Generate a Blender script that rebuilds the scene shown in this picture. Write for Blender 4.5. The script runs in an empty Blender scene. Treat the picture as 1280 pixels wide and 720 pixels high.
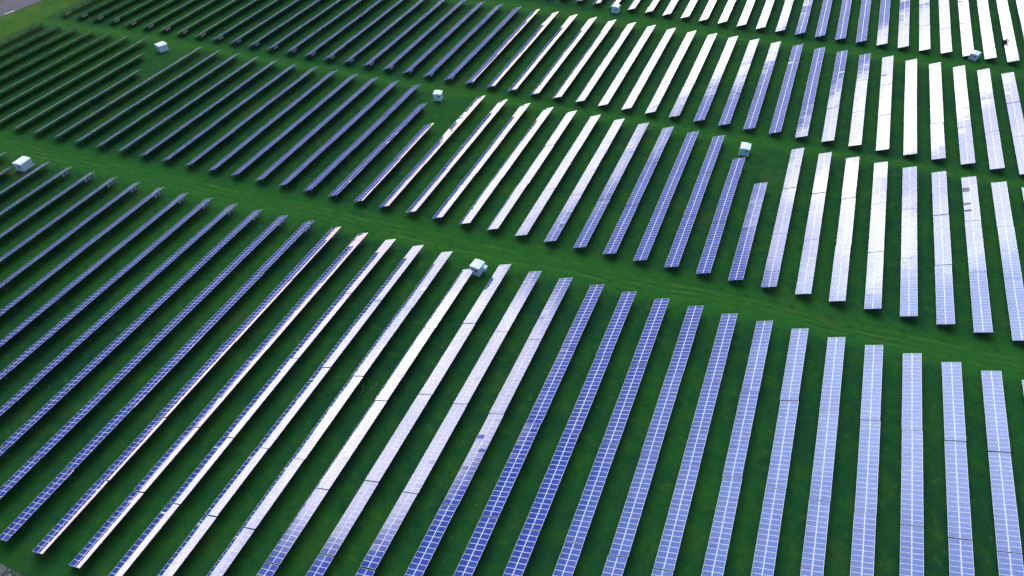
import bpy, bmesh, math, random
from mathutils import Matrix, Vector

C = bpy.context.scene.collection
R = math.radians
# ------------------------------------------------------------------ site survey (metres; X across the rows, Y along them, Z up)
FPX, PITCH, ROLL, CAMH, YAW = 883.1949, 0.7679924, 0.0029148, 111.0214, -0.3860580
TILT = 0.420
CT, ST = math.cos(TILT), math.sin(TILT)
WID = 3.38
LOW = 0.75                                   # height of a table's low edge
TC = [0.779125, -0.074435, 0.271821, -0.144899, 0.073981, 0.047033, 0.307504, -0.184329]
FIELD = {'A': (38.62184, 118.67202, 0.5004838, -0.0013204, 7.2953946),
         'B': (37.95988, 190.68702, 0.4805743, -0.0018485, 7.2953946),
         'C': (38.08728, 258.29714, 0.4845874, -0.0010005, 7.2953946),
         'D': (35.47041, 267.52286, 0.4383576, 0.0121649, 6.8436699)}
MP = 1.0095                                  # module pitch along the row


def terr0(X, Y):
    x = min(max((X + 60) / 100, -2.4), 1.6)
    y = min(max((Y - 180) / 100, -1.7), 1.75)
    c = TC
    return c[0]*x*x + c[1]*x*y + c[2]*y*y + c[3]*x**3 + c[4]*x*x*y + c[5]*x*y*y + c[6]*y**3 + c[7]*x**4


def terr(X, Y):                               # the survey surface is the low edge of the tables: the grass lies LOW below it
    return terr0(X, Y) - LOW


fv = Vector((math.sin(YAW)*math.cos(PITCH), math.cos(YAW)*math.cos(PITCH), -math.sin(PITCH)))
rv = Vector((math.cos(YAW), -math.sin(YAW), 0))
uv = rv.cross(fv)
cr, sr = math.cos(ROLL), math.sin(ROLL)
RV, UV = rv*cr + uv*sr, uv*cr - rv*sr


def proj(p):
    v = Vector(p) - Vector((0, 0, CAMH))
    z = v.dot(fv)
    return 640 + FPX*v.dot(RV)/z, 360 - FPX*v.dot(UV)/z


def rowY(b, k):
    f = FIELD[b]
    return f[1] + f[2]*k + f[3]*k*k


# ------------------------------------------------------------------ camera
cam = bpy.data.cameras.new('camera')
cam.sensor_width = 36
cam.lens = FPX/1280*36
cam.clip_start, cam.clip_end = 1, 20000
co = bpy.data.objects.new('camera', cam)
C.objects.link(co)
m = Matrix((RV, UV, -fv)).transposed().to_4x4()
m.translation = (0, 0, CAMH)
co.matrix_world = m
bpy.context.scene.camera = co


# ------------------------------------------------------------------ node helpers
class N:
    def __init__(s, tree):
        s.t = tree
        tree.nodes.clear()

    def n(s, typ, **kw):
        x = s.t.nodes.new(typ)
        for k, v in kw.items():
            if k in ('ins',):
                for i, val in v.items():
                    s.put(x.inputs[i], val)
            else:
                setattr(x, k, v)
        return x

    def put(s, sock, val):
        if hasattr(val, 'links') or isinstance(val, bpy.types.NodeSocket):
            s.t.links.new(val, sock)
        else:
            sock.default_value = val

    def m(s, op, a, b=None, c=None, clamp=False):
        x = s.t.nodes.new('ShaderNodeMath')
        x.operation = op
        x.use_clamp = clamp
        for i, v in enumerate((a, b, c)):
            if v is not None:
                s.put(x.inputs[i], v)
        return x.outputs[0]

    def mix(s, f, a, b, mode='MIX'):
        x = s.t.nodes.new('ShaderNodeMix')
        x.data_type = 'RGBA'
        x.blend_type = mode
        x.clamp_factor = True
        s.put(x.inputs[0], f)
        s.put(x.inputs[6], a)
        s.put(x.inputs[7], b)
        return x.outputs[2]

    def noise(s, vec, scale, detail=3, rough=0.5):
        x = s.t.nodes.new('ShaderNodeTexNoise')
        if vec is not None:
            s.put(x.inputs['Vector'], vec)
        x.inputs['Scale'].default_value = scale
        x.inputs['Detail'].default_value = detail
        x.inputs['Roughness'].default_value = rough
        return x.outputs['Fac']

    def step(s, v, a, b):
        x = s.t.nodes.new('ShaderNodeMapRange')
        x.interpolation_type = 'SMOOTHSTEP'
        s.put(x.inputs[0], v)
        x.inputs[1].default_value, x.inputs[2].default_value = a, b
        return x.outputs[0]

    def sep(s, v):
        x = s.t.nodes.new('ShaderNodeSeparateXYZ')
        s.put(x.inputs[0], v)
        return x.outputs

    def comb(s, a, b, c):
        x = s.t.nodes.new('ShaderNodeCombineXYZ')
        for i, v in enumerate((a, b, c)):
            s.put(x.inputs[i], v)
        return x.outputs[0]

    def pos(s):
        return s.t.nodes.new('ShaderNodeNewGeometry').outputs['Position']

    def bsdf(s, base, rough=0.6, ior=1.45, metallic=0.0, normal=None):
        p = s.t.nodes.new('ShaderNodeBsdfPrincipled')
        s.put(p.inputs['Base Color'], base)
        s.put(p.inputs['Roughness'], rough)
        p.inputs['IOR'].default_value = ior
        p.inputs['Metallic'].default_value = metallic
        if normal is not None:
            s.put(p.inputs['Normal'], normal)
        o = s.t.nodes.new('ShaderNodeOutputMaterial')
        s.t.links.new(p.outputs[0], o.inputs[0])
        return p


def mat(name):
    x = bpy.data.materials.new(name)
    x.use_nodes = True
    return x, N(x.node_tree)


def rgb(r, g, b):
    return (r, g, b, 1)


# ------------------------------------------------------------------ materials
M = {}


def plain(name, col, rough=0.6, metallic=0.0, var=0.12, scale=3.0):
    x, n = mat(name)
    tc = n.t.nodes.new('ShaderNodeTexCoord').outputs['Object']
    f = n.noise(tc, scale, 4)
    d = tuple(c*(1-var) for c in col)
    l = tuple(min(1, c*(1+var)) for c in col)
    n.bsdf(n.mix(f, rgb(*d), rgb(*l)), rough, 1.45, metallic)
    M[name] = x


plain('aluminium', (0.66, 0.68, 0.71), 0.35, 0.0)
plain('galvanised_steel', (0.17, 0.18, 0.19), 0.6, 0.0)
plain('backsheet', (0.10, 0.105, 0.12), 0.7)
plain('inverter_shell', (0.50, 0.52, 0.56), 0.4)
plain('inverter_shell_warm', (0.78, 0.60, 0.46), 0.4)  # orange glint on the far-left boxes, put into their shell colour
plain('cabinet_wall', (0.55, 0.86, 0.95), 0.45, var=0.06)
plain('cabinet_wall_pale', (0.68, 0.88, 0.95), 0.45, var=0.06)
plain('cabinet_roof', (0.82, 0.90, 0.94), 0.5, var=0.06)
plain('cabinet_door', (0.50, 0.82, 0.95), 0.4, var=0.05)
plain('dark_vent', (0.05, 0.06, 0.09), 0.6)
plain('concrete', (0.34, 0.34, 0.33), 0.85, scale=6)
plain('dark_glass', (0.045, 0.04, 0.06), 0.5)
plain('white_paint', (0.80, 0.80, 0.80), 0.6, var=0.05)
plain('twig', (0.11, 0.08, 0.05), 0.9)
plain('bush_leaf', (0.085, 0.085, 0.04), 0.8, var=0.5, scale=2)
plain('stake_wood', (0.42, 0.45, 0.36), 0.8)

# polycrystalline cells under glass: UV 0..1 over one module
x, n = mat('solar_glass')
M['solar_glass'] = x
uvn = n.t.nodes.new('ShaderNodeUVMap').outputs[0]
us = n.sep(uvn)
geo = n.t.nodes.new('ShaderNodeNewGeometry')
rnd = geo.outputs['Random Per Island']
oi = n.t.nodes.new('ShaderNodeObjectInfo').outputs['Random']
tone = n.m('FRACT', n.m('ADD', n.m('MULTIPLY', rnd, 7.31), n.m('MULTIPLY', oi, 3.7)))
cu = n.m('FRACT', n.m('MULTIPLY', us[0], 10.0))
cv = n.m('FRACT', n.m('MULTIPLY', us[1], 6.0))
du = n.m('ABSOLUTE', n.m('SUBTRACT', cu, 0.5))
dv = n.m('ABSOLUTE', n.m('SUBTRACT', cv, 0.5))
grid = n.m('GREATER_THAN', n.m('MAXIMUM', du, dv), 0.485)
eu = n.m('ABSOLUTE', n.m('SUBTRACT', us[0], 0.5))
ev = n.m('ABSOLUTE', n.m('SUBTRACT', us[1], 0.5))
margin = n.m('MAXIMUM', n.m('GREATER_THAN', eu, 0.487), n.m('GREATER_THAN', ev, 0.480))
cellid = n.comb(n.m('FLOOR', n.m('MULTIPLY', us[0], 10.0)), n.m('FLOOR', n.m('MULTIPLY', us[1], 6.0)), n.m('MULTIPLY', tone, 91.0))
wn = n.t.nodes.new('ShaderNodeTexWhiteNoise')
n.put(wn.inputs['Vector'], cellid)
blue = n.mix(n.m('MULTIPLY_ADD', wn.outputs[0], 0.35, n.m('MULTIPLY', tone, 0.65)), rgb(0.030, 0.050, 0.30), rgb(0.046, 0.086, 0.385))
col = n.mix(grid, blue, rgb(0.18, 0.20, 0.42))
col = n.mix(margin, col, rgb(0.56, 0.58, 0.66))
dirt = n.noise(n.pos(), 0.35, 4, 0.6)
pb = n.bsdf(col, 0.5, 1.04)
pb.inputs['Sheen Weight'].default_value = 0.38
pb.inputs['Sheen Roughness'].default_value = 0.15
pb.inputs['Sheen Tint'].default_value = rgb(0.96, 0.90, 0.74)
pb.inputs['Coat Weight'].default_value = 1.0
pb.inputs['Coat IOR'].default_value = 1.6
n.put(pb.inputs['Coat Roughness'], n.m('MULTIPLY_ADD', dirt, 0.04, 0.0))


# ------------------------------------------------------------------ small mesh helpers
class MB:
    def __init__(s):
        s.v, s.f, s.mi, s.uv = [], [], [], []

    def quad(s, pts, mi=0, uv=None):
        i = len(s.v)
        s.v += [tuple(p) for p in pts]
        s.f.append(tuple(range(i, i + len(pts))))
        s.mi.append(mi)
        s.uv.append(uv)

    def box(s, lo, hi, mi=0, T=None, skip=()):
        (a, b, c), (d, e, f) = lo, hi
        p = [(a, b, c), (d, b, c), (d, e, c), (a, e, c), (a, b, f), (d, b, f), (d, e, f), (a, e, f)]
        if T:
            p = [T(q) for q in p]
        i = len(s.v)
        s.v += [tuple(q) for q in p]
        for nm, q in (('b', (0, 3, 2, 1)), ('t', (4, 5, 6, 7)), ('y0', (0, 1, 5, 4)), ('x1', (1, 2, 6, 5)), ('y1', (2, 3, 7, 6)), ('x0', (3, 0, 4, 7))):
            if nm not in skip:
                s.f.append(tuple(i + j for j in q))
                s.mi.append(mi)
                s.uv.append(None)

    def bar(s, a, b, w, mi=0):
        a, b = Vector(a), Vector(b)
        d = (b - a).normalized()
        u = d.cross(Vector((0, 1, 0)) if abs(d.y) < 0.9 else Vector((1, 0, 0))).normalized()*w/2
        v = d.cross(u).normalized()*w/2
        i = len(s.v)
        for c in (a, b):
            s.v += [tuple(c + u + v), tuple(c - u + v), tuple(c - u - v), tuple(c + u - v)]
        for q in ((0, 1, 5, 4), (1, 2, 6, 5), (2, 3, 7, 6), (3, 0, 4, 7), (3, 2, 1, 0), (4, 5, 6, 7)):
            s.f.append(tuple(i + j for j in q))
            s.mi.append(mi)
            s.uv.append(None)

    def mesh(s, name, mats):
        me = bpy.data.meshes.new(name)
        me.from_pydata(s.v, [], s.f)
        for mm in mats:
            me.materials.append(M[mm])
        me.polygons.foreach_set('material_index', s.mi)
        if any(s.uv):
            l = me.uv_layers.new(name='UVMap')
            for p, u in zip(me.polygons, s.uv):
                if u:
                    for li, c in zip(p.loop_indices, u):
                        l.data[li].uv = c
        me.update()
        return me


def link(name, me, parent=None, loc=None):
    o = bpy.data.objects.new(name, me)
    C.objects.link(o)
    if parent:
        o.parent = parent
    if loc:
        o.location = loc
    return o


def tag(o, label=None, cat=None, group=None, kind=None):
    if label: o['label'] = label
    if cat: o['category'] = cat
    if group: o['group'] = group
    if kind: o['kind'] = kind


# ------------------------------------------------------------------ the solar table, local frame: x=0 under the low edge, y along the row, z=0 on the grass
def P3(u, y, h):                              # u up the slope, h off the face
    return (u*CT - h*ST, y, LOW + u*ST + h*CT)


COLS = ((0.03, 1.66), (1.72, 3.35))


def deck(nmod, seed, skip=()):
    rg = random.Random(seed)
    b = MB()
    L = nmod*MP
    bow = rg.gauss(0, 0.004)
    for c, (u0, u1) in enumerate(COLS):
        for j in range(nmod):
            if (c, j) in skip:
                continue
            y0, y1 = -L/2 + j*MP + 0.006, -L/2 + (j + 1)*MP - 0.006
            od = 6 if rg.random() < 0.03 else 1
            ta, tb = rg.gauss(0, 0.0014)*od, rg.gauss(0, 0.0014)*od
            uc, yc = (u0+u1)/2, (y0+y1)/2

            def q(u, y, h):
                return P3(u, y, h + ta*(u-uc) + tb*(y-yc) + bow*math.sin((y/L+.5)*math.pi*2))
            fu, fy = 0.043, 0.029
            H = 0.0
            o = [(u0, y0), (u1, y0), (u1, y1), (u0, y1)]
            i_ = [(u0+fu, y0+fy), (u1-fu, y0+fy), (u1-fu, y1-fy), (u0+fu, y1-fy)]
            for e in range(4):
                g = (e+1) % 4
                b.quad([q(*o[e], H), q(*o[g], H), q(*i_[g], H), q(*i_[e], H)], 1)
                b.quad([q(*o[e], H-0.045), q(*o[g], H-0.045), q(*o[g], H), q(*o[e], H)], 1)
            b.quad([q(*p, H-0.004) for p in i_], 0, [(0, 0), (1, 0), (1, 1), (0, 1)])
            b.quad([q(*p, H-0.044) for p in reversed(o)], 2)
    return b.mesh('panel_deck', ['solar_glass', 'aluminium', 'backsheet'])


def frame_spots(nmod):
    L = nmod*MP
    k = max(2, round(L/4.0))
    return [-L/2 + 1.0 + (L-2.0)*i/(k-1) for i in range(k)]


def frame_mb(nmod, posts=False):
    b = MB()
    L = nmod*MP
    for u in (0.45, 1.25, 2.15, 2.95):
        b.box((u-0.03, -L/2+0.02, -0.125), (u+0.03, L/2-0.02, -0.052), 0, lambda p: P3(*p))
    b.box((1.663, -L/2+0.01, -0.06), (1.717, L/2-0.01, -0.010), 1, lambda p: P3(*p))    # pale clamp strip under the middle joint
    for y in frame_spots(nmod):
        b.box((0.25, y-0.04, -0.23), (3.1, y+0.04, -0.127), 0, lambda p: P3(*p))
        lo = P3(0.65, y, -0.23)
        b.bar((1.68, y, 0.55), (lo[0], y, lo[2]), 0.07, 0)
        if posts:
            top = P3(2.0, y, -0.23)
            b.box((top[0]-0.06, y-0.05, -0.4), (top[0]+0.06, y+0.05, top[2]+0.02), 0)
    return b


def post_mesh():
    b = MB()
    top = P3(2.0, 0, -0.23)
    x = top[0]
    b.box((x-0.06, -0.05, -0.4), (x-0.045, 0.05, top[2]+0.02), 0)
    b.box((x-0.045, -0.05, -0.4), (x+0.06, -0.037, top[2]+0.02), 0)
    b.box((x-0.045, 0.037, -0.4), (x+0.06, 0.05, top[2]+0.02), 0)
    return b.mesh('post', ['galvanised_steel'])


def inverter_mesh(warm):
    b = MB()
    b.box((-0.16, -0.36, -0.42), (0.16, 0.36, 0.42), 0)
    b.box((-0.20, -0.30, -0.36), (-0.163, 0.30, 0.36), 1)       # cooling fins block at the back
    for s in (-0.2, 0.0, 0.2):
        b.box((-0.03, s-0.03, -0.56), (0.03, s+0.03, -0.423), 2)
    b.box((-0.26, -0.05, -0.40), (-0.203, 0.05, 0.70), 1)
    return b.mesh('inverter', ['inverter_shell_warm' if warm else 'inverter_shell', 'galvanised_steel', 'dark_vent'])


DECKS = {20: [deck(20, s) for s in range(8)], 14: [deck(14, 20+s) for s in range(4)], 10: [deck(10, 40+s) for s in range(2)]}
FRAMES = {nm: frame_mb(nm).mesh('support_frame', ['galvanised_steel', 'aluminium']) for nm in DECKS}
POST = post_mesh()
INV = {True: inverter_mesh(True), False: inverter_mesh(False)}

# ------------------------------------------------------------------ which tables stand where
tables = []                                   # (field, row, slot, modules, y centre)
for b in 'ABCD':
    for k in range(-40, 12):
        segs = [(0, 20), (20.35, 20), (40.7, 20)]
        if b == 'A':
            segs += [(61.05, 14), (75.4, 14)]
        if b == 'A' and k == -13:
            segs = [(v+4.03, nm) for v, nm in segs]
        if b == 'A' and k == -31:
            segs = [(v+5.3, nm) for v, nm in segs]
        if b == 'B' and k in (-5, -18, -32):
            segs = segs[1:]
        if b == 'B' and k in (-6, -19, -33):
            segs = [(10.05, 10)] + segs[1:]
        for (v, nm) in segs:
            slot = min(range(5), key=lambda i: abs([5, 25, 45, 65, 80][i]-v-5)) if b == 'A' else int((v+1)//20.35)
            L = nm*MP
            yc = rowY(b, k) + (v + L/2)*(1 if b == 'D' else -1)
            f = FIELD[b]
            X = f[0] + k*f[4]
            # share of the picture the face takes (sampled)
            c = [proj((X + u*CT*WID, yc + s*L/2, terr0(X, yc) + u*WID*ST)) for u, s in ((0, -1), (1, -1), (1, 1), (0, 1))]
            area = abs(sum(c[i][0]*c[(i+1) % 4][1] - c[(i+1) % 4][0]*c[i][1] for i in range(4)))/2
            ins, near = 0, 0
            for i in range(15):
                for u in (0, .5, 1):
                    y = yc + (i/14-.5)*L
                    px, py = proj((X + u*CT*WID, y, terr0(X, y) + u*WID*ST))
                    ins += (1 < px < 1279 and 1 < py < 719)
                    near += (-90 < px < 1370 and -50 < py < 790)
            if ins < 2 and near < 8:
                continue                          # well outside what the photograph shows
            tables.append((area*ins/45 if ins >= 2 else 0.0, b, k, slot, nm, X, yc))
tables.sort(key=lambda q: -q[0])
single, rest = tables[:300], tables[300:]

ORD = ['', 'first', 'second', 'third', 'fourth', 'fifth', 'sixth', 'seventh', 'eighth', 'ninth', 'tenth', 'eleventh', 'twelfth', 'thirteenth',
       'fourteenth', 'fifteenth', 'sixteenth', 'seventeenth', 'eighteenth', 'nineteenth', 'twentieth']


def look(b, k):
    rows = {'A': ((-20, 'blue'), (-14, 'half-white'), (-12, 'white streaked'), (-10, 'white'), (-9, 'cloudy'), (-5, 'bright blue'), (99, 'lavender blue')),
            'B': ((-20, 'thin grey blue'), (-15, 'half-white'), (-10, 'glaring white'), (-5, 'blue'), (0, 'white'), (99, 'lavender')),
            'C': ((-20, 'thin grey'), (-15, 'narrow white'), (-9, 'glaring white'), (-4, 'lavender'), (99, 'white')),
            'D': ((-13, 'dark'), (-11, 'narrow white'), (-8, 'lavender'), (-5, 'white'), (0, 'blue'), (99, 'white'))}[b]
    for lim, w in rows:
        if k <= lim:
            return w


LANDMARK = {'A': ((-13, 'the two-tone cabinet'), (-31, 'the corner cabinet')),
            'B': ((-5, 'the blue-doored cabinet'), (-18, 'the cubic cabinet'), (-32, 'the hexagonal cabinet')),
            'C': ((-5, 'the blue-doored cabinet'), (-18, 'the cubic cabinet'), (-32, 'the hexagonal cabinet')),
            'D': ((-15, 'the topmost cabinet'), (3, 'the sky-blue cabinet'))}
FNAME = {'A': 'front field', 'B': 'second field', 'C': 'third field', 'D': 'far field'}


def label(b, k, slot):
    lk, ln = min(LANDMARK[b], key=lambda q: abs(q[0]-k))
    dk = k - lk
    if b == 'A':
        pos = ['nearest the lane', 'second from lane', 'third from lane', 'fourth from lane', 'fifth from lane'][slot]
    elif b == 'D':
        pos = ['by the lane', 'second from lane', 'third from lane'][slot]
    else:
        pos = ['far end', 'middle', 'near end'][slot]
    if dk == 0:
        row = 'row in line with ' + ln
    else:
        row = '%s row %s of %s' % (ORD[abs(dk)], 'right' if dk > 0 else 'left', ln)
    return '%s table, %s of %s, %s' % (look(b, k), pos, FNAME[b], row)


rg = random.Random(5)
GROUP = 'tilted solar tables standing in rows on the grass'


def table_matrix(b, k, X, yc):
    sl = (terr(X, yc+5) - terr(X, yc-5))/10
    j1, j2 = rg.gauss(0, 0.0035), rg.gauss(0, 0.0022)
    e = Matrix.Rotation(math.atan(sl) + j2, 4, 'X') @ Matrix.Rotation(j1, 4, 'Y')
    e.translation = (X + rg.gauss(0, 0.03), yc, terr(X, yc) + rg.gauss(0, 0.03))
    return e


GAP = None
for area, b, k, slot, nm, X, yc in single:
    t = bpy.data.objects.new('solar_table', None)
    C.objects.link(t)
    t.empty_display_size = 0.5
    t.matrix_world = table_matrix(b, k, X, yc)
    tag(t, label(b, k, slot), 'solar table', GROUP)
    me = rg.choice(DECKS[nm])
    if b == 'B' and k == 2 and slot == 0:
        dark = [j for j in range(20) for vv in (6.7, 5.7, 13.0, 15.2) if abs((20-1-j)*MP + .5 - vv) < .5]
        me = deck(20, 77, [(0, j) for j in dark])
        db = MB()
        u0, u1 = COLS[0]
        db.box((u0, -0.49, -0.045), (u1, 0.49, -0.002), 1, lambda p: P3(*p))
        db.box((u0+0.03, -0.46, -0.001), (u1-0.03, 0.46, 0.001), 0, lambda p: P3(*p))
        dme = db.mesh('dark_module', ['dark_glass', 'aluminium'])
        for j in dark:
            o = link('dark_module', dme, t, (0, -10*MP + (j+.5)*MP, 0))
            o['label'] = 'dark grey module among white ones'
    link('panel_deck', me, t)
    link('support_frame', FRAMES[nm], t)
    for y in frame_spots(nm):
        link('post', POST, t, (0, y, 0))
    end = 0
    if b == 'A' and slot == 0:
        end = 1
    if b == 'C' and slot == 2:
        end = -1
    if end:
        for q in (1.7, 2.9):
            link('inverter', INV[b == 'C' and k < -30], t, (2.2, end*(nm*MP/2 - q), 1.0))

# the tables past the three hundredth: one object
big = MB()
parts = {}
for area, b, k, slot, nm, X, yc in rest:
    mx = table_matrix(b, k, X, yc)
    key = (nm, rg.randrange(2))
    if key not in parts:
        fb = frame_mb(nm, True)
        parts[key] = (DECKS[nm][key[1]], fb)
    dm, fb = parts[key]
    i = len(big.v)
    big.v += [tuple(mx @ v.co) for v in dm.vertices]
    ul = dm.uv_layers[0].data
    for p in dm.polygons:
        big.f.append(tuple(i+a for a in p.vertices))
        big.mi.append(p.material_index)
        big.uv.append([tuple(ul[li].uv) for li in p.loop_indices] if p.material_index == 0 else None)
    i = len(big.v)
    big.v += [tuple(mx @ Vector(v)) for v in fb.v]
    for f, mi in zip(fb.f, fb.mi):
        big.f.append(tuple(i+a for a in f))
        big.mi.append(3 if mi == 0 else 1)
        big.uv.append(None)
    if b == 'C' and slot == 2 or b == 'D' and slot == 0:
        s = MB()
        for q in (1.7, 2.9):
            y = -(nm*MP/2 - q)
            s.box((2.29, y-0.36, 0.60), (2.61, y+0.36, 1.44))
        i = len(big.v)
        big.v += [tuple(mx @ Vector(v)) for v in s.v]
        for f in s.f:
            big.f.append(tuple(i+a for a in f))
            big.mi.append(5 if (b == 'C' and k < -30) else 4)
            big.uv.append(None)
o = link('solar_table_rows', big.mesh('solar_table_rows', ['solar_glass', 'aluminium', 'backsheet', 'galvanised_steel', 'inverter_shell', 'inverter_shell_warm']))
tag(o, 'thin distant rows of dark solar tables along the upper left and top edges', 'solar tables', None, 'stuff')

# ------------------------------------------------------------------ transformer cabinets
def cabinet(x, y, rot, size, pale, lab, side_unit=False):
    w, d, h = size
    t = bpy.data.objects.new('transformer_cabinet', None)
    C.objects.link(t)
    t.location = (x, y, terr(x, y))
    t.rotation_euler = (0, 0, rot)
    tag(t, lab, 'cabinet', 'transformer cabinets beside the grass lanes')
    wall = 'cabinet_wall_pale' if pale else 'cabinet_wall'
    b = MB()
    b.box((-w/2, -d/2, 0.12), (w/2, d/2, h), 0)
    for i in range(4):                                      # ribs down the long sides
        yy = -d/2 + d*(i+.5)/4
        b.box((w/2, yy-0.05, 0.2), (w/2+0.03, yy+0.05, h-0.1), 0)
        b.box((-w/2-0.03, yy-0.05, 0.2), (-w/2, yy+0.05, h-0.1), 0)
    link('body', b.mesh('body', [wall]), t)
    b = MB()
    b.box((-w/2-0.15, -d/2-0.15, -0.3), (w/2+0.15, d/2+0.15, 0.118), 0)
    link('plinth', b.mesh('plinth', ['concrete']), t)
    b = MB()
    e = 0.12
    z0, z1, z2 = h+0.002, h+0.14, h+0.30
    b.box((-w/2-e, -d/2-e, z0), (w/2+e, d/2+e, z1), 0, skip=('t',))
    r0 = [(-w/2-e, -d/2-e, z1), (w/2+e, -d/2-e, z1), (w/2+e, d/2+e, z1), (-w/2-e, d/2+e, z1)]
    ra, rb = (0, -d/2-e, z2), (0, d/2+e, z2)
    b.quad([r0[0], ra, rb, r0[3]])
    b.quad([r0[1], r0[2], rb, ra])
    b.quad([r0[0], r0[1], ra])
    b.quad([r0[2], r0[3], rb])
    link('roof', b.mesh('roof', ['cabinet_roof']), t)
    for s in (-1, 1):                                       # two door leaves on the near face
        b = MB()
        xx = s*w*0.23
        b.box((xx-w*0.2, -d/2-0.05, 0.25), (xx+w*0.2, -d/2-0.003, h-0.15), 0)
        dr = link('door', b.mesh('door', ['cabinet_door']), t)
        b = MB()
        b.box((xx-s*w*0.15-0.03, -d/2-0.10, h*0.45), (xx-s*w*0.15+0.03, -d/2-0.053, h*0.58), 0)
        link('handle', b.mesh('handle', ['galvanised_steel']), dr)
    b = MB()
    b.box((w*0.12, -d/2-0.075, h*0.62), (w*0.34, -d/2-0.053, h*0.84), 0)
    for i in range(4):
        zz = h*(0.635 + 0.05*i)
        b.box((w*0.12, -d/2-0.095, zz), (w*0.34, -d/2-0.077, zz+h*0.02), 1)
    link('vent', b.mesh('vent', ['dark_vent', 'galvanised_steel']), t)
    if side_unit:
        b = MB()
        b.box((w/2+0.04, d*0.05, 0.9), (w/2+0.95, d*0.38, 1.75), 0)
        b.box((w/2-0.02, d*0.02, 1.78), (w/2+1.02, d*0.42, 1.86), 1)
        link('cooling_box', b.mesh('cooling_box', ['cabinet_wall_pale', 'cabinet_roof']), t)
    return t


cabinet(-53.1, 109.2, R(-6), (2.3, 2.7, 2.3), True, 'pale two-tone transformer cabinet with a side box, at the head of a white table row', True)
cabinet(-184.3, 99.6, R(4), (2.6, 3.4, 2.2), True, 'white-roofed transformer cabinet ending a thin row at the front field corner')
cabinet(-97.3, 177.4, R(14), (2.4, 2.4, 2.2), False, 'cubic pale blue transformer cabinet in the notch between grey and white rows')
cabinet(-3.5, 183.2, R(2), (2.5, 3.2, 2.1), False, 'white-roofed cabinet with bright blue doors in the notch of blue rows')
cabinet(-199.2, 169.6, R(-20), (2.9, 2.9, 2.1), True, 'hexagonal-looking white-blue cabinet in the notch among thin dark rows')
cabinet(-64.3, 262.2, R(-6), (2.5, 2.6, 2.3), False, 'small pale blue cabinet by dark table ends, topmost in the picture')
cabinet(59.6, 270.4, R(-22), (2.4, 3.2, 1.9), False, 'sky-blue cabinet tucked beside the end of a glaring white table')

# ------------------------------------------------------------------ the ground
x, n = mat('meadow')
M['meadow'] = x
p = n.pos()
ps = n.sep(p)
big_n = n.noise(p, 0.02, 4, 0.55)
mid_n = n.noise(p, 0.16, 6, 0.68)
fine = n.noise(p, 1.3, 4, 0.7)
along = n.noise(n.comb(n.m('MULTIPLY', ps[0], 0.05), n.m('MULTIPLY', ps[1], 0.45), 0.0), 1.0, 4, 0.6)
g = n.mix(n.step(big_n, 0.35, 0.65), rgb(0.015, 0.074, 0.024), rgb(0.022, 0.104, 0.019))
g = n.mix(n.m('MULTIPLY', n.step(mid_n, 0.45, 0.75), 0.6), g, rgb(0.036, 0.125, 0.014))
g = n.mix(n.m('MULTIPLY', n.step(mid_n, 0.52, 0.25), 0.6), g, rgb(0.010, 0.066, 0.030))


def lane_coord(b, shift):
    f = FIELD[b]
    k = n.m('DIVIDE', n.m('SUBTRACT', ps[0], f[0]), f[4])
    y = n.m('ADD', n.m('MULTIPLY', k, f[2]), n.m('MULTIPLY', n.m('MULTIPLY', k, k), f[3]))
    return n.m('SUBTRACT', n.m('SUBTRACT', ps[1], y), f[1] + shift)


wob = n.m('MULTIPLY', n.m('SUBTRACT', n.noise(p, 0.035, 2), 0.5), 5.0)


def bump(s, c, w):
    q = n.m('DIVIDE', n.m('SUBTRACT', s, c), w)
    return n.m('EXPONENT', n.m('MULTIPLY', n.m('MULTIPLY', q, q), -1.0))


streak = n.m('MULTIPLY', n.step(along, 0.36, 0.66), n.step(n.noise(p, 0.30, 4, 0.65), 0.36, 0.60))
for bb, width in (('A', 11.0), ('B', 6.5), ('C', 9.0)):
    s = n.m('ADD', lane_coord(bb, 0.0), wob)
    lane = n.m('MULTIPLY', n.step(s, -1.5, 1.5), n.step(s, width+1, width-2.5))
    g = n.mix(n.m('MULTIPLY', lane, 0.62), g, rgb(0.030, 0.140, 0.018))
    ruts = [(3.0, 0.35), (4.7, 0.35), (6.6, 0.5)] if bb == 'A' else [(2.2, 0.4), (3.8, 0.4)]
    for c, w in ruts:
        g = n.mix(n.m('MULTIPLY', n.m('MULTIPLY', bump(s, c, w), streak), 0.9), g, rgb(0.075, 0.190, 0.024))
        g = n.mix(n.m('MULTIPLY', n.m('MULTIPLY', bump(s, c+0.85, w), streak), 0.5), g, rgb(0.018, 0.070, 0.030))
# rough brighter verge outside the fence-side rows
verge = n.step(n.m('ADD', ps[0], n.m('MULTIPLY', wob, 0.6)), -256.0, -260.0)
g = n.mix(n.m('MULTIPLY', verge, 0.85), g, n.mix(n.step(mid_n, 0.4, 0.65), rgb(0.046, 0.140, 0.014), rgb(0.085, 0.165, 0.024)))
dry = n.noise(p, 0.045, 5, 0.65)
g = n.mix(n.m('MULTIPLY', n.step(dry, 0.56, 0.70), 0.45), g, rgb(0.062, 0.105, 0.024))
tuft = n.noise(p, 0.55, 5, 0.7)
speck = n.noise(n.comb(n.m('ADD', ps[0], 91.0), ps[1], ps[2]), 0.9, 3, 0.6)
g = n.mix(n.m('MULTIPLY', n.step(tuft, 0.54, 0.70), 0.55), g, rgb(0.060, 0.150, 0.020))
g = n.mix(n.m('MULTIPLY', n.step(tuft, 0.46, 0.30), 0.60), g, rgb(0.007, 0.040, 0.016))
g = n.mix(n.m('MULTIPLY', n.step(speck, 0.66, 0.74), 0.55), g, rgb(0.120, 0.150, 0.040))
bmp = n.t.nodes.new('ShaderNodeBump')
bmp.inputs['Strength'].default_value = 0.6
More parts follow.
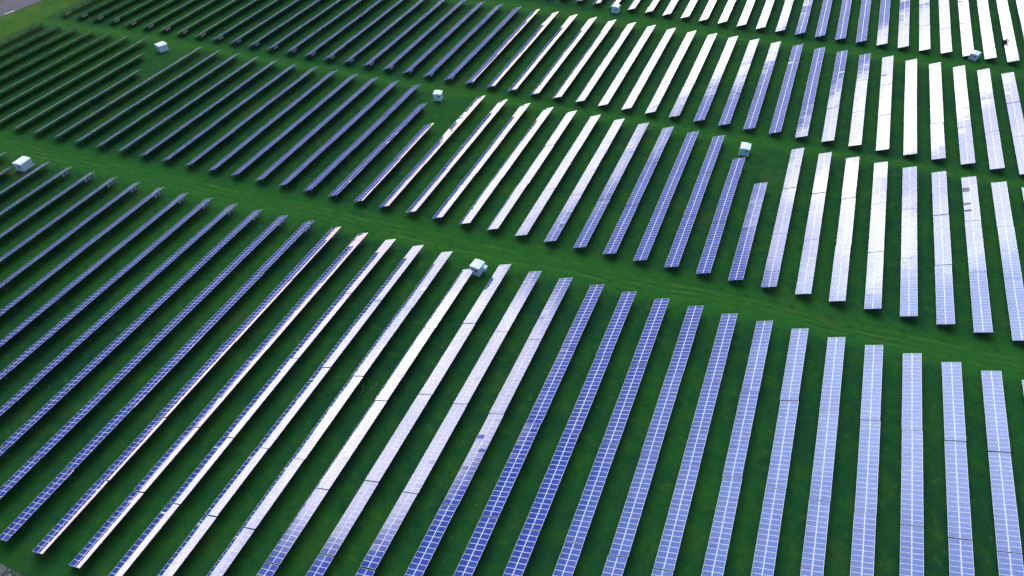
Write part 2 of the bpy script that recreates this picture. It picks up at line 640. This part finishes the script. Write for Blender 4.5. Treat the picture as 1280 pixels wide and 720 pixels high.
bmp.inputs['Distance'].default_value = 0.15
n.put(bmp.inputs['Height'], fine)
n.bsdf(g, 1.0, 1.12, 0.0, bmp.outputs[0])


def axis(lo, hi, step, far):
    a = [lo + i*step for i in range(int((hi-lo)/step)+1)]
    e, d = [], step
    q = lo
    while q > -far:
        d *= 1.5
        q -= d
        e.insert(0, q)
    z, d, q = [], step, a[-1]
    while q < far:
        d *= 1.5
        q += d
        z.append(q)
    return e + a + z


xs, ys = axis(-320, 140, 5, 7000), axis(-40, 380, 5, 7000)
me = bpy.data.meshes.new('ground')
vs = [(a, c, terr(a, c)) for c in ys for a in xs]
nx = len(xs)
me.from_pydata(vs, [], [(j*nx+i, j*nx+i+1, (j+1)*nx+i+1, (j+1)*nx+i) for j in range(len(ys)-1) for i in range(nx-1)])
me.materials.append(M['meadow'])
for pl in me.polygons:
    pl.use_smooth = True
tag(link('ground', me), 'dark green meadow under the solar rows with lighter wheel tracks', None, None, 'structure')


def strip(name, line, half, up, matname, kind, lab, seg=4.0):
    pts = []
    for (a, b2) in zip(line, line[1:]):
        k = max(1, int(math.hypot(b2[0]-a[0], b2[1]-a[1])/seg))
        pts += [(a[0]+(b2[0]-a[0])*i/k, a[1]+(b2[1]-a[1])*i/k) for i in range(k)]
    pts.append(line[-1])
    v, f = [], []
    rr = random.Random(3)
    NW = 6
    for i, q in enumerate(pts):
        d = Vector((pts[min(i+1, len(pts)-1)][0]-pts[max(i-1, 0)][0], pts[min(i+1, len(pts)-1)][1]-pts[max(i-1, 0)][1])).normalized()
        nn = Vector((-d.y, d.x))
        for j in range(NW+1):
            h = half*(2*j/NW-1)*(1 + (rr.uniform(-.12, .12) if matname != 'asphalt' else 0))
            X, Y = q[0]+nn.x*h, q[1]+nn.y*h
            v.append((X, Y, terr(X, Y)+up))
    for i in range(len(pts)-1):
        for j in range(NW):
            a = i*(NW+1)+j
            f.append((a, a+NW+1, a+NW+2, a+1))
    me = bpy.data.meshes.new(name)
    me.from_pydata(v, [], f)
    me.materials.append(M[matname])
    o = link(name, me)
    tag(o, lab, None, None, kind)
    return o


x, n = mat('asphalt')
M['asphalt'] = x
p = n.pos()
c = n.mix(n.step(n.noise(p, 0.12, 4), 0.35, 0.65), rgb(0.028, 0.025, 0.052), rgb(0.052, 0.048, 0.082))
c = n.mix(n.m('MULTIPLY', n.noise(p, 2.0, 5, 0.7), 0.4), c, rgb(0.12, 0.12, 0.14))
n.bsdf(c, 0.8)
x, n = mat('gravel')
M['gravel'] = x
p = n.pos()
c = n.mix(n.step(n.noise(p, 0.8, 6, 0.7), 0.4, 0.6), rgb(0.030, 0.055, 0.025), rgb(0.16, 0.16, 0.15))
c = n.mix(n.step(n.noise(p, 1.7, 4, 0.6), 0.60, 0.68), c, rgb(0.34, 0.34, 0.33))
n.bsdf(c, 0.9)

strip('road', [(-290.5, 60), (-283.2, 150), (-280.0, 186), (-276.0, 230), (-262, 330)], 7.3, 0.05, 'asphalt', 'structure', 'purple grey road crossing the top left corner')
GRAV = [(-125, 17), (-95.6, 15.5), (-90, 15.3), (-80, 15)]
strip('gravel_track', GRAV, 0.8, 0.03, 'gravel', 'structure', 'grey gravel track at the bottom left corner', 1.0)
# painted dash on the road
b = MB()
d = Vector((-274.61+275.27, 173.1-170.14)).normalized()
nn = Vector((-d.y, d.x))
a0 = Vector((-275.1, 170.6))
pp = []
for s, h in ((0, -.22), (0, .22), (3.8, .22), (3.8, -.22)):
    q = a0 + d*s + nn*h
    pp.append((q.x, q.y, terr(q.x, q.y) + 0.10))
b.quad(list(reversed(pp)))
tag(link('road_marking', b.mesh('road_marking', ['white_paint'])), 'single white painted dash on the purple grey road', None, None, 'structure')

# ------------------------------------------------------------------ odd things in the rows
rb = random.Random(11)
bx, by = 69.9, 285.3
t = bpy.data.objects.new('bush', None)
C.objects.link(t)
t.location = (bx, by, terr(bx, by))
tag(t, 'dark scruffy spiky bush at the edge of a white table', 'bush')
b = MB()
tips = []
for i in range(26):
    a = rb.uniform(0, 2*math.pi)
    e = rb.uniform(0.35, 1.45)
    l = rb.uniform(1.3, 2.5)
    tip = Vector((math.cos(a)*math.cos(e)*l*0.8, math.sin(a)*math.cos(e)*l*0.8, math.sin(e)*l))
    b.bar((0, 0, -0.1), tip, 0.06)
    tips.append(tip)
link('stem', b.mesh('stem', ['twig']), t)
b = MB()
for tip in tips:
    for j in range(34):
        c = tip*rb.uniform(0.35, 1.0) + Vector((rb.gauss(0, .13), rb.gauss(0, .13), rb.gauss(0, .13)))
        u = Vector((rb.gauss(0, 1), rb.gauss(0, 1), rb.gauss(0, 1))).normalized()*0.2
        w = u.orthogonal().normalized()*0.09
        b.quad([c-u, c+w, c+u, c-w])
link('foliage', b.mesh('foliage', ['bush_leaf']), t)

t = MB()
t.bar((0, 0, -0.1), (0.25, -0.1, 2.3), 0.05)
t.bar((0.0, 0, 0.02), (0.5, -1.6, 1.9), 0.03)
o = link('marker_stake', t.mesh('marker_stake', ['stake_wood']), None, (-59.6, 68.9, terr(-59.6, 68.9)))
tag(o, 'thin pale stake with a stay leaning in the grass beside a white table', 'stake')

# ------------------------------------------------------------------ light: a low western sun behind broken cloud
SUN_EL, SUN_AZ = 24.0, -14.0                  # azimuth from +Y towards +X
w = bpy.data.worlds.new('World')
bpy.context.scene.world = w
w.use_nodes = True
n = N(w.node_tree)
gen = n.t.nodes.new('ShaderNodeTexCoord').outputs['Generated']
ds = n.sep(gen)
DEG = 180/math.pi
el = n.m('MULTIPLY', n.m('ARCSINE', ds[2]), DEG)
az = n.m('MULTIPLY', n.m('ARCTAN2', ds[0], ds[1]), DEG)
warpv = n.comb(ds[0], ds[1], n.m('MULTIPLY', ds[2], 2.2))
nz = n.noise(warpv, 5.0, 6, 0.6)
nz2 = n.noise(n.comb(n.m('ADD', ds[0], 7.3), ds[1], n.m('MULTIPLY', ds[2], 3.0)), 8.0, 4, 0.55)
sky = n.t.nodes.new('ShaderNodeTexSky')
sky.sky_type = 'NISHITA'
sky.sun_disc = False
sky.sun_elevation = R(SUN_EL)
sky.sun_rotation = R(SUN_AZ)
sky.dust_density = 0.5
col = n.mix(1.0, sky.outputs[0], rgb(0.38, 0.52, 0.95), 'MULTIPLY')


def cloud(az0, el0, ra, re, strength, tint, soft=0.35, wa=0.9, which=None):
    """adds one bank of lit cloud centred on a bearing and height of the sky"""
    global col
    a = n.m('DIVIDE', n.m('SUBTRACT', az, az0), ra)
    e = n.m('DIVIDE', n.m('SUBTRACT', el, el0), re)
    r = n.m('SQRT', n.m('ADD', n.m('MULTIPLY', a, a), n.m('MULTIPLY', e, e)))
    r = n.m('ADD', r, n.m('MULTIPLY', n.m('SUBTRACT', which or nz, 0.5), wa*2))
    f = n.step(r, 1+soft, 1-soft)
    f = n.m('MULTIPLY', f, n.m('MULTIPLY_ADD', nz2, 0.7, 0.65))
    v = n.t.nodes.new('ShaderNodeVectorMath')
    v.operation = 'MULTIPLY_ADD'
    n.put(v.inputs[0], n.comb(f, f, f))
    v.inputs[1].default_value = tuple(c*strength for c in tint)
    n.put(v.inputs[2], col)
    col = v.outputs[0]


#CLOUDS
cloud(-48, -2, 75, 16.0, 68, (1.0, 0.91, 0.77), 0.10, 0.14)
cloud(-74, 6, 16, 8, 44, (1.0, 0.90, 0.80), 0.4, 0.2)
cloud(-58, 17, 14, 5.6, 102, (1.0, 0.91, 0.79), 0.26, 0.25)
cloud(-19.5, 13.0, 5.5, 2.6, 60, (1.0, 0.95, 0.90), 0.3, 0.3)
cloud(-14.5, 23.6, 10, 3.4, 58, (1.0, 0.96, 0.91), 0.16, 0.2)
cloud(-11, 29, 14, 6.5, 60, (1.0, 0.96, 0.93), 0.25, 0.25)
cloud(-24, 28.0, 5.5, 5.2, 58, (1.0, 0.96, 0.93), 0.3, 0.3)
cloud(-17, 41, 23, 10, 40, (0.88, 0.97, 1.02), 0.45, 0.3)
cloud(-37, 51, 50, 18, 40, (0.66, 0.88, 1.08), 0.4, 0.45)
cloud(165, 48, 75, 32, 9, (0.85, 0.95, 1.10), 0.5, 0.5)  # unseen fill bank behind the camera, added to brighten the near faces
col = n.mix(1.0, col, n.mix(n.step(el, 0.5, 9.0), rgb(1.0, 0.66, 0.40), rgb(1, 1, 1)), 'MULTIPLY')   # sunset low on the horizon
#ENDCLOUDS
bg = n.t.nodes.new('ShaderNodeBackground')
n.put(bg.inputs[0], col)
bg.inputs[1].default_value = 0.1
n.t.links.new(bg.outputs[0], n.t.nodes.new('ShaderNodeOutputWorld').inputs[0])
w.cycles.sampling_method = 'MANUAL'
w.cycles.sample_map_resolution = 1024

sl = bpy.data.lights.new('sun', 'SUN')
sl.energy = 0.5
sl.angle = R(70)
sl.color = (1.0, 0.93, 0.84)
so = bpy.data.objects.new('sun', sl)
C.objects.link(so)
sd = Vector((math.sin(R(SUN_AZ))*math.cos(R(SUN_EL)), math.cos(R(SUN_AZ))*math.cos(R(SUN_EL)), math.sin(R(SUN_EL))))
so.rotation_euler = sd.to_track_quat('Z', 'Y').to_euler()

vs_ = bpy.context.scene.view_settings
vs_.view_transform = 'Standard'
vs_.look = 'None'
vs_.gamma = 1
vs_.use_curve_mapping = False
vs_.exposure = -0.3
bpy.context.scene.cycles.max_bounces = 6
